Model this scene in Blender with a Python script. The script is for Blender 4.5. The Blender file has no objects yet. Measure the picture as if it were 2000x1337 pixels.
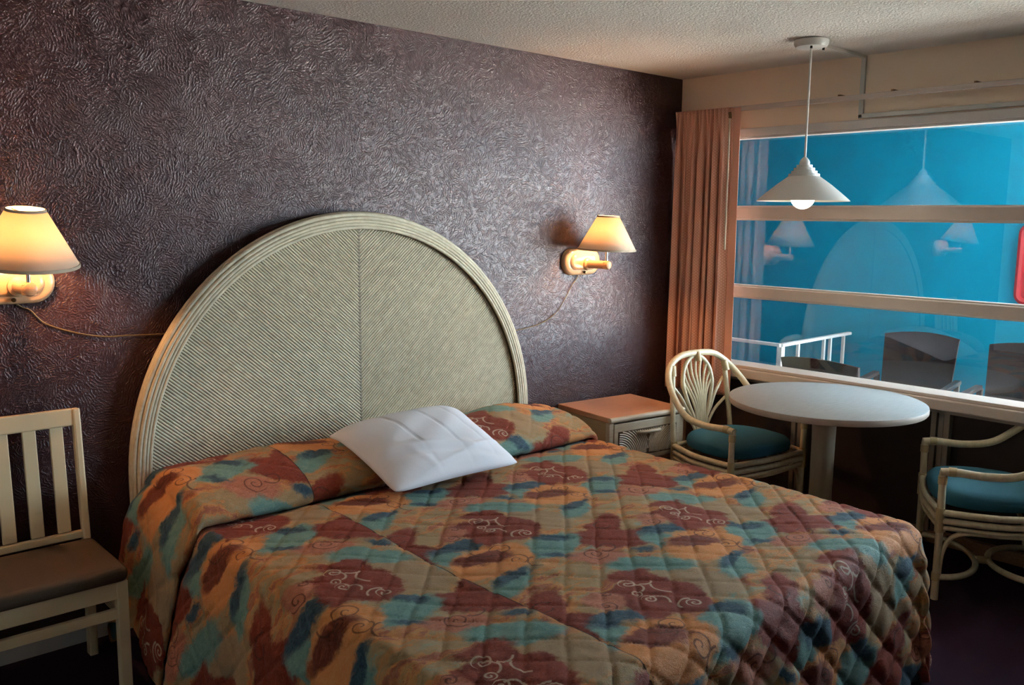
import bpy, math, random
import numpy as np
from mathutils import Vector, Matrix
random.seed(7)
PI = math.pi
scene = bpy.context.scene
COL = scene.collection

# ------------------------------------------------------------------ camera
CAM_POS = (-4.4618, -3.4254, 1.6053)
RT = Vector((0.74335075, -0.66882375, 0.01022062))
UP = Vector((0.08614786, 0.1108774, 0.9900933))
FW = Vector((0.66333115, 0.73510611, -0.14003853))
cam_data = bpy.data.cameras.new('camera')
cam = bpy.data.objects.new('camera', cam_data)
COL.objects.link(cam)
m = Matrix.Identity(4)
for i in range(3):
    m[i][0] = RT[i]; m[i][1] = UP[i]; m[i][2] = -FW[i]; m[i][3] = CAM_POS[i]
cam.matrix_world = m
cam_data.sensor_fit = 'HORIZONTAL'
cam_data.sensor_width = 36.0
cam_data.lens = 1728.67 / 2000 * 36.0
cam_data.clip_start = 0.02
scene.camera = cam

# ------------------------------------------------------------------ light, exposure
SKY_STRENGTH = 16.0
SCONCE_EMIT = 260.0
PENDANT_EMIT = 13.0
scene.view_settings.view_transform = 'Standard'
scene.view_settings.look = 'None'
scene.view_settings.gamma = 1.0
scene.view_settings.use_curve_mapping = False
scene.view_settings.exposure = 0.75

cy = scene.cycles
cy.max_bounces = 6; cy.diffuse_bounces = 4; cy.glossy_bounces = 3; cy.transmission_bounces = 4; cy.transparent_max_bounces = 8
cy.caustics_reflective = False; cy.caustics_refractive = False
cy.use_adaptive_sampling = True; cy.adaptive_threshold = .04; cy.adaptive_min_samples = 16

world = bpy.data.worlds.new('overcast_sky')
scene.world = world
world.use_nodes = True
bg = world.node_tree.nodes['Background']
bg.inputs[0].default_value = (0.68, 0.85, 1.0, 1)
bg.inputs[1].default_value = SKY_STRENGTH

sun = bpy.data.lights.new('sun', 'SUN')
sun.energy = 290.0
sun.angle = .01
sun.color = (1.0, .95, .88)
so_ = bpy.data.objects.new('sun', sun)
so_.rotation_euler = Vector((-.40, .12, -.90)).to_track_quat('-Z', 'Y').to_euler()
COL.objects.link(so_)

portal = bpy.data.lights.new('window_portal', 'AREA')
portal.shape = 'RECTANGLE'
portal.size = 3.0
portal.size_y = 1.32
portal.cycles.is_portal = True
po = bpy.data.objects.new('window_portal', portal)
po.location = (0.11, -1.65, 1.415)
po.rotation_euler = (PI/2, 0, PI/2)      # faces into the room (-x)
COL.objects.link(po)
po.rotation_euler = Vector((-1, 0, 0)).to_track_quat('-Z', 'Y').to_euler()

# ------------------------------------------------------------------ material helpers
def srgb(r, g, b):
    f = lambda c: (c/255/12.92) if c/255 <= .04045 else ((c/255+.055)/1.055)**2.4
    return (f(r), f(g), f(b), 1.0)

class NT:
    """small helper for writing node trees"""
    def __init__(s, name):
        s.mat = bpy.data.materials.new(name); s.mat.use_nodes = True
        s.t = s.mat.node_tree
        s.bsdf = s.t.nodes['Principled BSDF']; s.out = s.t.nodes['Material Output']
    def n(s, typ, **kw):
        nd = s.t.nodes.new(typ)
        for k, v in kw.items():
            if hasattr(nd, k): setattr(nd, k, v)
        return nd
    def put(s, sock, v):
        if isinstance(v, bpy.types.NodeSocket): s.t.links.new(v, sock)
        elif v is not None: sock.default_value = v
    def m(s, op, a, b=None, c=None, clamp=False):
        nd = s.t.nodes.new('ShaderNodeMath'); nd.operation = op; nd.use_clamp = clamp
        for i, v in enumerate((a, b, c)): s.put(nd.inputs[i], v) if v is not None else None
        return nd.outputs[0]
    def vm(s, op, a, b=None, scale=None):
        nd = s.t.nodes.new('ShaderNodeVectorMath'); nd.operation = op
        s.put(nd.inputs[0], a)
        if b is not None: s.put(nd.inputs[1], b)
        if scale is not None: s.put(nd.inputs['Scale'], scale)
        return nd
    def mix(s, f, a, b):
        nd = s.t.nodes.new('ShaderNodeMix'); nd.data_type = 'RGBA'; nd.clamp_factor = True
        s.put(nd.inputs[0], f); s.put(nd.inputs[6], a); s.put(nd.inputs[7], b)
        return nd.outputs[2]
    def coord(s, which='Object', scale=None):
        tc = s.t.nodes.new('ShaderNodeTexCoord'); o = tc.outputs[which]
        if scale is not None:
            mp = s.t.nodes.new('ShaderNodeMapping'); mp.inputs['Scale'].default_value = scale
            s.t.links.new(o, mp.inputs[0]); o = mp.outputs[0]
        return o
    def noise(s, vec, scale, detail=3, rough=.55, dist=0.0):
        nd = s.t.nodes.new('ShaderNodeTexNoise')
        s.t.links.new(vec, nd.inputs['Vector'])
        nd.inputs['Scale'].default_value = scale; nd.inputs['Detail'].default_value = detail
        nd.inputs['Roughness'].default_value = rough; nd.inputs['Distortion'].default_value = dist
        return nd
    def ramp(s, f, stops):
        nd = s.t.nodes.new('ShaderNodeValToRGB'); s.put(nd.inputs[0], f)
        e = nd.color_ramp.elements
        while len(e) < len(stops): e.new(.5)
        for el, (p, c) in zip(e, stops): el.position = p; el.color = c
        return nd.outputs[0]
    def rng(s, v, a, b, c=0.0, d=1.0, smooth=False):
        nd = s.t.nodes.new('ShaderNodeMapRange')
        if smooth: nd.interpolation_type = 'SMOOTHSTEP'
        s.put(nd.inputs[0], v)
        for i, q in enumerate((a, b, c, d)): nd.inputs[i+1].default_value = q
        return nd.outputs[0]
    def bump(s, h, strength=.3, dist=.01):
        nd = s.t.nodes.new('ShaderNodeBump'); s.put(nd.inputs['Height'], h)
        nd.inputs['Strength'].default_value = strength; nd.inputs['Distance'].default_value = dist
        s.t.links.new(nd.outputs[0], s.bsdf.inputs['Normal']); return nd
    def fin(s, col=None, rough=None, metal=None, spec=None, **kw):
        b = s.bsdf.inputs
        if col is not None: s.put(b['Base Color'], col)
        if rough is not None: s.put(b['Roughness'], rough)
        if metal is not None: s.put(b['Metallic'], metal)
        if spec is not None: s.put(b['Specular IOR Level'], spec)
        for k, v in kw.items(): s.put(b[k.replace('_', ' ')], v)
        return s.mat

def plain(name, col, rough=.5, metal=0.0, var=.12, scale=20, bump=0.0, bscale=120, spec=None, stretch=None, **kw):
    """base colour with a slow noise variation, optional fine relief"""
    t = NT(name)
    co = t.coord('Object', stretch)
    nz = t.noise(co, scale, 4)
    dark = tuple(c*(1-var) for c in col[:3])+(1,); lite = tuple(min(1, c*(1+var)) for c in col[:3])+(1,)
    c = t.mix(nz.outputs['Fac'], dark, lite)
    if bump:
        t.bump(t.noise(co, bscale, 3).outputs['Fac'], bump, .004)
    return t.fin(c, rough, metal, spec, **kw)

# --- plum wall: brushed swirl plaster under gloss paint
def mat_plum():
    t = NT('plum_swirl_plaster')
    co = t.coord('Object')
    sep = t.n('ShaderNodeSeparateXYZ'); t.t.links.new(co, sep.inputs[0])
    cmb = t.n('ShaderNodeCombineXYZ'); t.put(cmb.inputs[0], sep.outputs[0]); t.put(cmb.inputs[1], sep.outputs[2])
    p = cmb.outputs[0]
    wn = t.noise(p, 5, 3)
    wob = t.vm('SUBTRACT', wn.outputs['Color'], (.5, .5, .5)).outputs[0]
    p2 = t.vm('ADD', p, t.vm('SCALE', wob, scale=.05).outputs[0]).outputs[0]
    hs = []
    for sc, fr, off in ((8.5, 300, 0.0), (12.0, 360, 3.3)):
        pp = t.vm('ADD', p2, (off, off*.7, 0)).outputs[0]
        v = t.n('ShaderNodeTexVoronoi', voronoi_dimensions='2D', feature='F1')
        t.put(v.inputs['Vector'], pp); v.inputs['Scale'].default_value = sc
        ro = t.vm('SUBTRACT', v.outputs['Color'], (.5, .5, .5)).outputs[0]
        ctr = t.vm('ADD', v.outputs['Position'], t.vm('SCALE', ro, scale=.22).outputs[0]).outputs[0]
        d = t.vm('LENGTH', t.vm('SUBTRACT', pp, ctr).outputs[0]).outputs['Value']
        wnz = t.noise(pp, 55, 2)
        ph = t.m('ADD', t.m('MULTIPLY', d, fr*2), t.m('MULTIPLY', wnz.outputs['Fac'], 9.0))
        ring = t.m('SINE', ph)
        ring = t.rng(ring, -.2, 1.0)
        brk = t.rng(t.noise(pp, 38, 3).outputs['Fac'], .42, .62)
        hs.append(t.m('MULTIPLY', ring, brk))
    h = t.m('MAXIMUM', hs[0], hs[1])
    fine = t.noise(p, 220, 3)
    h = t.m('ADD', h, t.m('MULTIPLY', fine.outputs['Fac'], .7))
    big = t.noise(p, 2.3, 4)
    h = t.m('ADD', h, t.m('MULTIPLY', big.outputs['Fac'], 1.2))
    t.bump(h, .85, .0020)
    blot = t.noise(p, 3.1, 5, .65)
    c = t.mix(blot.outputs['Fac'], srgb(54, 32, 34), srgb(72, 44, 47))
    r = t.rng(t.noise(p, 6, 4, .7).outputs['Fac'], .3, .7, .29, .42)
    return t.fin(c, r, 0, .52)

def mat_ceiling():
    t = NT('popcorn_ceiling'); co = t.coord('Object')
    v = t.n('ShaderNodeTexVoronoi', feature='SMOOTH_F1'); t.put(v.inputs['Vector'], co); v.inputs['Scale'].default_value = 95
    nz = t.noise(co, 160, 4, .7)
    h = t.m('ADD', t.m('MULTIPLY', v.outputs['Distance'], -1.0), t.m('MULTIPLY', nz.outputs['Fac'], 1.2))
    t.bump(h, .9, .012)
    c = t.mix(t.noise(co, 1.6, 4).outputs['Fac'], srgb(234, 226, 214), srgb(244, 236, 226))
    return t.fin(c, .95, 0, .1)

def mat_carpet():
    t = NT('plum_carpet'); co = t.coord('Object')
    nz = t.noise(co, 420, 3, .8)
    c = t.mix(nz.outputs['Fac'], srgb(44, 28, 42), srgb(76, 52, 72))
    t.bump(nz.outputs['Fac'], .8, .01)
    return t.fin(c, 1.0, 0, .1)

def mat_wood(name, a, b, rough=.4, axis=(1, 14, 14), sc=6, spec=.5):
    t = NT(name); co = t.coord('Object', axis)
    nz = t.noise(co, sc, 5, .6, .4)
    c = t.mix(t.rng(nz.outputs['Fac'], .3, .7), a, b)
    t.bump(nz.outputs['Fac'], .06, .003)
    return t.fin(c, rough, 0, spec)

def mat_glass():
    t = NT('window_glass')
    lw = t.n('ShaderNodeLayerWeight'); lw.inputs[0].default_value = .5
    f = t.m('ADD', t.m('MULTIPLY', t.m('POWER', lw.outputs['Facing'], 5.0), .96), .036)
    tr = t.n('ShaderNodeBsdfTransparent'); gl = t.n('ShaderNodeBsdfGlossy')
    tr.inputs[0].default_value = (.97, .985, .985, 1)
    gl.inputs['Roughness'].default_value = 0.0; gl.inputs['Color'].default_value = (1, 1, 1, 1)
    mx = t.n('ShaderNodeMixShader'); t.put(mx.inputs[0], f)
    t.t.links.new(tr.outputs[0], mx.inputs[1]); t.t.links.new(gl.outputs[0], mx.inputs[2])
    t.t.links.new(mx.outputs[0], t.out.inputs[0])
    return t.mat

def mat_emit(name, col, s):
    t = NT(name)
    nz = t.noise(t.coord('Object'), 3, 1)
    c = t.mix(nz.outputs['Fac'], col, tuple(x*.97 for x in col[:3])+(1,))
    return t.fin((0.8, .8, .8, 1), .3, Emission_Color=c, Emission_Strength=s)

def mat_shade():
    t = NT('linen_lampshade'); co = t.coord('Object', (1, 1, 1))
    nz = t.noise(t.coord('Object', (60, 60, 400)), 3, 2)
    c = t.mix(nz.outputs['Fac'], srgb(238, 222, 198), srgb(246, 233, 212))
    df = t.n('ShaderNodeBsdfDiffuse'); tl = t.n('ShaderNodeBsdfTranslucent')
    t.put(df.inputs[0], c); t.put(tl.inputs[0], c)
    mx = t.n('ShaderNodeMixShader'); mx.inputs[0].default_value = .42
    t.t.links.new(df.outputs[0], mx.inputs[1]); t.t.links.new(tl.outputs[0], mx.inputs[2])
    t.t.links.new(mx.outputs[0], t.out.inputs[0])
    return t.mat

def mat_curtain():
    t = NT('dotted_terracotta_drape'); uv = t.coord('UV')
    sx = t.n('ShaderNodeSeparateXYZ'); t.put(sx.inputs[0], uv)
    k = 1/.017
    a = t.m('MULTIPLY', t.m('ADD', sx.outputs[0], sx.outputs[1]), k)
    b = t.m('MULTIPLY', t.m('SUBTRACT', sx.outputs[0], sx.outputs[1]), k)
    fa = t.m('SUBTRACT', t.m('FRACT', a), .5); fb = t.m('SUBTRACT', t.m('FRACT', b), .5)
    d = t.m('SQRT', t.m('ADD', t.m('MULTIPLY', fa, fa), t.m('MULTIPLY', fb, fb)))
    dot = t.rng(d, .17, .26, 1, 0)
    wv = t.noise(uv, 300, 2)
    base = t.mix(wv.outputs['Fac'], srgb(206, 152, 130), srgb(222, 168, 146))
    c = t.mix(t.m('MULTIPLY', dot, .8), base, srgb(244, 212, 192))
    return t.fin(c, .85, 0, .2)

# --- printed, quilted bedspread: everything in fabric coordinates (metres, stored as UV)
def mat_spread():
    t = NT('printed_quilt_fabric'); uv = t.coord('UV')
    s0 = t.n('ShaderNodeSeparateXYZ'); t.put(s0.inputs[0], uv)
    # left fabric width is sewn on with the print shifted
    left = t.m('LESS_THAN', s0.outputs[0], -2.885)
    warp1 = t.noise(uv, 9, 3, .6); warp2 = t.noise(uv, 60, 3, .7)
    w1 = t.vm('SCALE', t.vm('SUBTRACT', warp1.outputs['Color'], (.5, .5, .5)).outputs[0], scale=.085).outputs[0]
    w2 = t.vm('SCALE', t.vm('SUBTRACT', warp2.outputs['Color'], (.5, .5, .5)).outputs[0], scale=.034).outputs[0]
    pw = t.vm('ADD', t.vm('ADD', uv, w1).outputs[0], w2).outputs[0]
    sw = t.n('ShaderNodeSeparateXYZ'); t.put(sw.inputs[0], pw)
    shift = t.m('MULTIPLY', left, -.27)
    X, Y = sw.outputs[0], t.m('ADD', sw.outputs[1], shift)
    sl = t.n('ShaderNodeSeparateXYZ')      # lightly warped coords for the line drawing
    t.put(sl.inputs[0], t.vm('ADD', uv, t.vm('SCALE', w1, scale=.18).outputs[0]).outputs[0])
    XL, YL = sl.outputs[0], t.m('ADD', sl.outputs[1], shift)
    PX, PY, OX, OY = .618, .69, -2.505, -1.20
    def local(cx, cy, line=False):
        x, y = (XL, YL) if line else (X, Y)
        du = t.m('SUBTRACT', x, OX+cx)
        col = t.m('ROUND', t.m('DIVIDE', du, PX))
        lx = t.m('SUBTRACT', du, t.m('MULTIPLY', col, PX))
        v = t.m('ADD', t.m('SUBTRACT', y, OY+cy), t.m('MULTIPLY', col, PY/2))
        ly = t.m('WRAP', v, PY/2, -PY/2)
        return lx, ly
    def blob(cx, cy, rx, ry, ang=0, soft=.25, p=2):
        soft = .010/min(rx, ry)*(1 if p == 2 else 1.4)
        lx, ly = local(cx, cy)
        ca, sa = math.cos(math.radians(ang)), math.sin(math.radians(ang))
        a = t.m('ADD', t.m('MULTIPLY', lx, ca/rx), t.m('MULTIPLY', ly, sa/rx))
        b = t.m('ADD', t.m('MULTIPLY', lx, -sa/ry), t.m('MULTIPLY', ly, ca/ry))
        if p == 1: d = t.m('ADD', t.m('ABSOLUTE', a), t.m('ABSOLUTE', b))
        else: d = t.m('SQRT', t.m('ADD', t.m('MULTIPLY', a, a), t.m('MULTIPLY', b, b)))
        return t.rng(d, 1-soft, 1+soft, 1, 0, True)
    # mottled ground
    st = t.n('ShaderNodeMapping'); t.put(st.inputs[0], pw)
    st.inputs['Rotation'].default_value = (0, 0, .75); st.inputs['Scale'].default_value = (1.0, 3.2, 1)
    g1 = t.noise(st.outputs[0], 5.5, 4, .6, .6)
    TAN, OLIVE, PEACH, PINK = srgb(182, 150, 108), srgb(166, 142, 104), srgb(208, 144, 84), srgb(168, 96, 74)
    TEAL, TEAL2, NAVY, RED, RED2, BROWN, ORANGE = srgb(92, 142, 138), srgb(134, 166, 152), srgb(36, 64, 84), srgb(116, 34, 20), srgb(150, 64, 42), srgb(106, 42, 26), srgb(220, 134, 66)
    c = t.ramp(g1.outputs['Fac'], [(.28, TEAL2), (.40, TAN), (.48, OLIVE), (.55, PEACH), (.63, PINK), (.75, TAN)])
    fib = t.noise(st.outputs[0], 42, 4, .75, 1.0)
    tint = lambda a, b: t.mix(t.rng(fib.outputs['Fac'], .32, .68), a, b)
    teal, red, navy, peach = tint(TEAL, TEAL2), tint(RED, RED2), tint(NAVY, srgb(74, 108, 122)), tint(ORANGE, srgb(222, 160, 104))
    brown, pink, tan = tint(BROWN, srgb(140, 68, 46)), tint(PINK, srgb(204, 136, 106)), tint(TAN, srgb(164, 140, 112))
    for col, args in (
            (tan,   (.13, -.07, .13, .09, -60)),
            (red,   (.20, .335, .17, .085, -35)),
            (pink,  (.04, .27, .10, .055, -25)),
            (teal,  (.11, .12, .14, .06, -40)),
            (teal,  (.30, .20, .05, .10, 0)),
            (navy,  (.20, .205, .045, .02, -40)),
            (red,   (.245, -.265, .15, .06, 38)),
            (teal,  (-.02, -.27, .135, .075, 15)),
            (navy,  (.035, -.215, .065, .030, -40)),
            (navy,  (-.06, -.335, .05, .018, -40)),
            (teal,  (-.30, -.40, .11, .055, 35)),
            (navy,  (-.27, -.365, .085, .030, 12)),
            (peach, (-.235, -.235, .155, .108, 5)),
            (brown, (-.245, -.205, .105, .045, -22)),
            (navy,  (-.225, -.075, .115, .040, -12)),
            (red,   (-.055, -.03, .165, .15, 45, .2, 1)),
            (red,   (-.02, -.06, .11, .12, 0)),
            (red,   (.0, .11, .085, .035, -10)),
            (pink,  (-.19, .02, .06, .05, 30))):
        soft = args[5] if len(args) > 5 else .28
        p = args[6] if len(args) > 6 else 2
        c = t.mix(blob(*args[:5], soft, p), c, col)
    # line drawing: arcs (cx, cy, r, start deg, sweep deg)
    def arcs(lst, wdt):
        tot = None
        for cx, cy, r, a0, swp in lst:
            lx, ly = local(cx, cy, True)
            rad = t.m('SQRT', t.m('ADD', t.m('MULTIPLY', lx, lx), t.m('MULTIPLY', ly, ly)))
            ang = t.m('WRAP', t.m('SUBTRACT', t.m('ARCTAN2', ly, lx), math.radians(a0)), 2*PI, 0.0)
            # slight spiral: the radius shrinks along the sweep
            rr = t.m('SUBTRACT', r, t.m('MULTIPLY', ang, r*.085))
            d = t.m('ABSOLUTE', t.m('SUBTRACT', rad, rr))
            ins = t.m('LESS_THAN', ang, math.radians(swp))
            k = t.m('MULTIPLY', t.rng(d, wdt*.55, wdt*1.3, 1, 0), ins)
            tot = k if tot is None else t.m('MAXIMUM', tot, k)
        return tot
    def spirals(lst, wdt):
        tot = None
        for cx, cy, rmax, pitch, a0 in lst:
            lx, ly = local(cx, cy, True)
            rad = t.m('SQRT', t.m('ADD', t.m('MULTIPLY', lx, lx), t.m('MULTIPLY', ly, ly)))
            ang = t.m('MULTIPLY', t.m('ADD', t.m('ARCTAN2', ly, lx), math.radians(a0)), (1 if a0 > 0 else -1)/(2*PI))
            d = t.m('MULTIPLY', t.m('ABSOLUTE', t.m('WRAP', t.m('SUBTRACT', t.m('DIVIDE', rad, pitch), ang), .5, -.5)), pitch)
            k = t.m('MULTIPLY', t.rng(d, wdt*.5, wdt*1.2, 1, 0), t.m('LESS_THAN', rad, rmax))
            tot = k if tot is None else t.m('MAXIMUM', tot, k)
        return tot
    white = t.m('MAXIMUM', spirals([(-.046, .064, .031, .020, 40), (-.078, .006, .020, .014, -60), (-.080, -.042, .023, .015, 100), (-.004, -.142, .026, .017, 20)], .0034),
                arcs([(-.055, .040, .036, -90, 165), (-.072, -.064, .036, -55, 140), (-.022, -.142, .040, 40, 130), (.035, -.02, .05, 120, 110), (.01, .055, .03, 200, 120)], .0036))
    dark = t.m('MAXIMUM', spirals([(-.155, -.190, .044, .028, 30), (-.200, -.212, .022, .015, -40), (-.172, -.285, .038, .025, 120), (-.205, .0, .032, .021, -20), (-.155, .055, .02, .014, 60), (.05, .285, .045, .024, 10)], .0030),
               arcs([(-.19, -.165, .06, 150, 110), (-.13, -.345, .045, 80, 160), (.12, .30, .035, 200, 300), (.26, -.25, .04, 20, 300)], .0034))
    c = t.mix(t.m('MULTIPLY', white, .75), c, srgb(214, 196, 172))
    c = t.mix(t.m('MULTIPLY', dark, .7), c, srgb(84, 38, 28))
    sea = t.rng(t.m('ABSOLUTE', t.m('ADD', s0.outputs[0], 2.885)), .0012, .0028, 1, 0)
    c = t.mix(t.m('MULTIPLY', sea, .8), c, srgb(40, 28, 22))
    wool_sheen = t.rng(t.noise(st.outputs[0], 70, 5, .8, 1.5).outputs['Fac'], .56, .70)
    c = t.mix(t.m('MULTIPLY', wool_sheen, .22), c, srgb(214, 200, 172))  # pale fibre streaks, partly fabric sheen painted into the colour
    grain = t.noise(uv, 500, 2, .7)
    c = t.mix(t.m('MULTIPLY', grain.outputs['Fac'], .35), c, t.mix(.5, c, (.02, .02, .02, 1)))
    t.bump(t.m('ADD', t.noise(st.outputs[0], 75, 4, .7, .8).outputs['Fac'], t.m('MULTIPLY', t.noise(st.outputs[0], 22, 3, .6, 1.2).outputs['Fac'], 1.6)), .5, .009)
    return t.fin(c, .62, 0, .2, Sheen_Weight=.07, Sheen_Roughness=.4)

M = {}
M['plum'] = mat_plum(); M['ceiling'] = mat_ceiling(); M['carpet'] = mat_carpet()
M['cream_wall'] = plain('cream_wall_paint', srgb(242, 220, 194), .8, bump=.15, bscale=200, var=.05, scale=3)
M['pale_wall'] = plain('pale_wall_paint', srgb(238, 230, 218), .8, var=.04, scale=3)
M['tan_wall'] = plain('tan_wall_paint', srgb(168, 146, 126), .8, var=.04, scale=3)
M['dark_panel'] = plain('dark_brown_panel', srgb(58, 42, 38), .6, var=.15)
M['white_paint'] = plain('white_frame_paint', srgb(212, 206, 200), .45, var=.05, bump=.05)
M['sill_paint'] = plain('sill_paint', srgb(206, 190, 178), .4, var=.06)
M['grey_metal'] = plain('grey_metal_trim', srgb(150, 138, 128), .4, .3, var=.08)
M['base_wood'] = mat_wood('pale_baseboard_wood', srgb(150, 118, 92), srgb(180, 146, 116))
M['glass'] = mat_glass()
M['headboard'] = mat_wood('whitewashed_reed', srgb(196, 184, 156), srgb(222, 211, 184), .5, (8, 8, 8), 4)
M['head_back'] = plain('headboard_backing', srgb(128, 116, 96), .7)
M['spread'] = mat_spread()
M['mattress'] = plain('mattress_ticking', srgb(210, 205, 195), .9)
M['pillow'] = plain('white_pillowcase', srgb(238, 238, 244), .85, var=.03, scale=8, bump=.12, bscale=60, spec=.2)
M['rattan'] = mat_wood('cream_rattan', srgb(206, 190, 154), srgb(228, 214, 182), .32, (10, 10, 4), 5)
M['binding'] = plain('rattan_binding', srgb(196, 172, 128), .45, var=.25, scale=300)
M['cushion'] = plain('teal_seat_fabric', srgb(50, 102, 122), .85, var=.18, scale=220, bump=.3, bscale=500, spec=.25)
M['laminate'] = mat_wood('grey_table_laminate', srgb(150, 154, 154), srgb(170, 173, 172), .42, (2, 30, 2), 6)
M['edge_band'] = plain('table_edge_band', srgb(176, 160, 146), .5)
M['pedestal'] = plain('beige_pedestal_paint', srgb(152, 138, 118), .45, var=.05)
M['night_top'] = mat_wood('pickled_oak_lamplit', srgb(206, 146, 110), srgb(220, 164, 128), .35, (2, 20, 20), 6)  # lamp light on the top is put into this peach tone
M['night_body'] = mat_wood('pickled_oak_shaded', srgb(178, 150, 112), srgb(196, 168, 130), .45, (2, 2, 20), 6)  # same oak, shade on the sides put into the duller tone
M['night_front'] = mat_wood('pickled_oak_front', srgb(196, 180, 156), srgb(214, 200, 178), .4, (2, 20, 20), 6)
M['groove'] = plain('dark_groove', srgb(92, 74, 54), .7)
M['chair_white'] = plain('cream_chair_paint', srgb(222, 200, 160), .4, var=.05, scale=6)
M['chair_seat'] = plain('brown_tweed_seat', srgb(92, 76, 62), .95, var=.3, scale=350, bump=.3, bscale=400, spec=.15)
M['curtain'] = mat_curtain()
M['lamp_body'] = plain('cream_lamp_enamel', srgb(212, 172, 132), .22, var=.02)
M['shade'] = mat_shade()
M['trim_tape'] = plain('shade_trim_tape', srgb(190, 172, 148), .8)
M['chrome'] = plain('brushed_chrome', srgb(200, 196, 190), .22, 1.0, var=.04)
M['brass'] = plain('dull_brass', srgb(120, 92, 56), .35, .9)
M['bulb_warm'] = mat_emit('warm_bulb_glow', (1.0, .50, .21, 1), SCONCE_EMIT)
M['bulb_pend'] = mat_emit('pendant_bulb_glow', (1.0, .84, .60, 1), PENDANT_EMIT)
M['cord'] = plain('clear_lamp_cord', srgb(124, 104, 66), .4)
M['pendant'] = plain('white_enamel', srgb(214, 210, 202), .3, var=.02)
M['raceway'] = plain('white_raceway', srgb(206, 204, 196), .4, var=.03)
M['screw'] = plain('dark_screw', srgb(50, 48, 46), .4, .6)
M['turquoise'] = plain('turquoise_stucco', srgb(14, 128, 162), .95, var=.06, scale=2.0, bump=.2, bscale=90, spec=.05)
M['facade'] = plain('grey_bounce_cladding', srgb(150, 154, 158), .9, spec=.1)  # tone set for bounce light from the added cladding, never in view
M['deck'] = plain('dark_deck_coating', srgb(62, 58, 56), .9, var=.12, bump=.2)
M['concrete'] = plain('yard_concrete', srgb(205, 202, 196), .9, var=.12, bump=.2)
M['soffit'] = plain('grey_soffit', srgb(160, 160, 160), .8)
M['rail_white'] = plain('white_rail_paint', srgb(228, 230, 230), .4, var=.04)
M['wicker'] = plain('charcoal_sling_weave', srgb(32, 30, 32), .9, var=.25, scale=240, bump=.3, bscale=300, spec=.08)
M['wicker_frame'] = plain('charcoal_chair_frame', srgb(38, 35, 35), .5)
M['red'] = plain('red_enamel', srgb(140, 20, 34), .35)

# ------------------------------------------------------------------ mesh helpers
class MB:
    def __init__(s): s.v = []; s.f = []; s.uv = None
    def add(s, vs, fs):
        o = len(s.v); s.v += [tuple(p) for p in vs]; s.f += [tuple(i+o for i in f) for f in fs]; return s
    def box(s, a, b):
        x0, y0, z0 = a; x1, y1, z1 = b
        return s.add([(x0,y0,z0),(x1,y0,z0),(x1,y1,z0),(x0,y1,z0),(x0,y0,z1),(x1,y0,z1),(x1,y1,z1),(x0,y1,z1)],
                     [(0,3,2,1),(4,5,6,7),(0,1,5,4),(1,2,6,5),(2,3,7,6),(3,0,4,7)])
    def bar(s, p, q, w, h, up=(0,0,1)):
        """rectangular bar from p to q; w across, h along up"""
        p, q = Vector(p), Vector(q); d = (q-p).normalized(); u = Vector(up)
        r = d.cross(u).normalized(); u = r.cross(d).normalized()
        vs = []
        for c in (p, q):
            for a, b in ((-1,-1),(1,-1),(1,1),(-1,1)): vs.append(c+r*a*w/2+u*b*h/2)
        return s.add(vs, [(3,2,1,0),(4,5,6,7),(0,1,5,4),(1,2,6,5),(2,3,7,6),(3,0,4,7)])
    def tube(s, pts, r, n=10, closed=False, caps=True):
        P = [Vector(p) for p in pts]; N = len(P)
        R = r if isinstance(r, (list, tuple)) else [r]*N
        T = []
        for i in range(N):
            a = P[(i-1) % N] if (closed or i > 0) else P[i]
            b = P[(i+1) % N] if (closed or i < N-1) else P[i]
            T.append((b-a).normalized())
        ref = Vector((0,0,1)) if abs(T[0].z) < .9 else Vector((1,0,0))
        u = T[0].cross(ref).normalized(); vs = []
        for i in range(N):
            u = (u - T[i]*u.dot(T[i])).normalized(); w = T[i].cross(u)
            for k in range(n):
                a = 2*PI*k/n; vs.append(P[i]+(u*math.cos(a)+w*math.sin(a))*R[i])
        fs = []
        for i in range(N if closed else N-1):
            j = (i+1) % N
            for k in range(n): fs.append((i*n+k, i*n+(k+1)%n, j*n+(k+1)%n, j*n+k))
        if not closed and caps:
            fs.append(tuple(range(n-1, -1, -1))); fs.append(tuple(range((N-1)*n, N*n)))
        return s.add(vs, fs)
    def lathe(s, prof, c=(0,0,0), n=40, axis='z', cap0=False, cap1=False):
        vs = []; c = Vector(c)
        for r, h in prof:
            for k in range(n):
                a = 2*PI*k/n
                if axis == 'z': p = Vector((r*math.cos(a), r*math.sin(a), h))
                else: p = Vector((r*math.cos(a), -h, r*math.sin(a)))
                vs.append(c+p)
        fs = []
        for i in range(len(prof)-1):
            for k in range(n): fs.append((i*n+k, i*n+(k+1)%n, (i+1)*n+(k+1)%n, (i+1)*n+k))
        if cap0: fs.append(tuple(range(n-1, -1, -1)))
        if cap1: fs.append(tuple(range((len(prof)-1)*n, len(prof)*n)))
        return s.add(vs, fs)
    def xf(s, mat):
        s.v = [tuple(mat @ Vector(p)) for p in s.v]; return s
    def build(s, name, mat, parent=None, smooth=True, bevel=0.0, seg=2, label=None, kind=None, autosmooth=True):
        me = bpy.data.meshes.new(name); me.from_pydata(s.v, [], s.f); me.update()
        me.materials.append(M[mat] if isinstance(mat, str) else mat)
        o = bpy.data.objects.new(name, me); COL.objects.link(o)
        if parent is not None: o.parent = parent
        if smooth:
            me.polygons.foreach_set('use_smooth', [True]*len(me.polygons))
            if autosmooth: me.set_sharp_from_angle(angle=math.radians(42))
        if bevel:
            b = o.modifiers.new('bevel', 'BEVEL'); b.width = bevel; b.segments = seg; b.limit_method = 'ANGLE'
            b.harden_normals = False
        if label: o['label'] = label
        if kind: o['kind'] = kind
        return o

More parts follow.
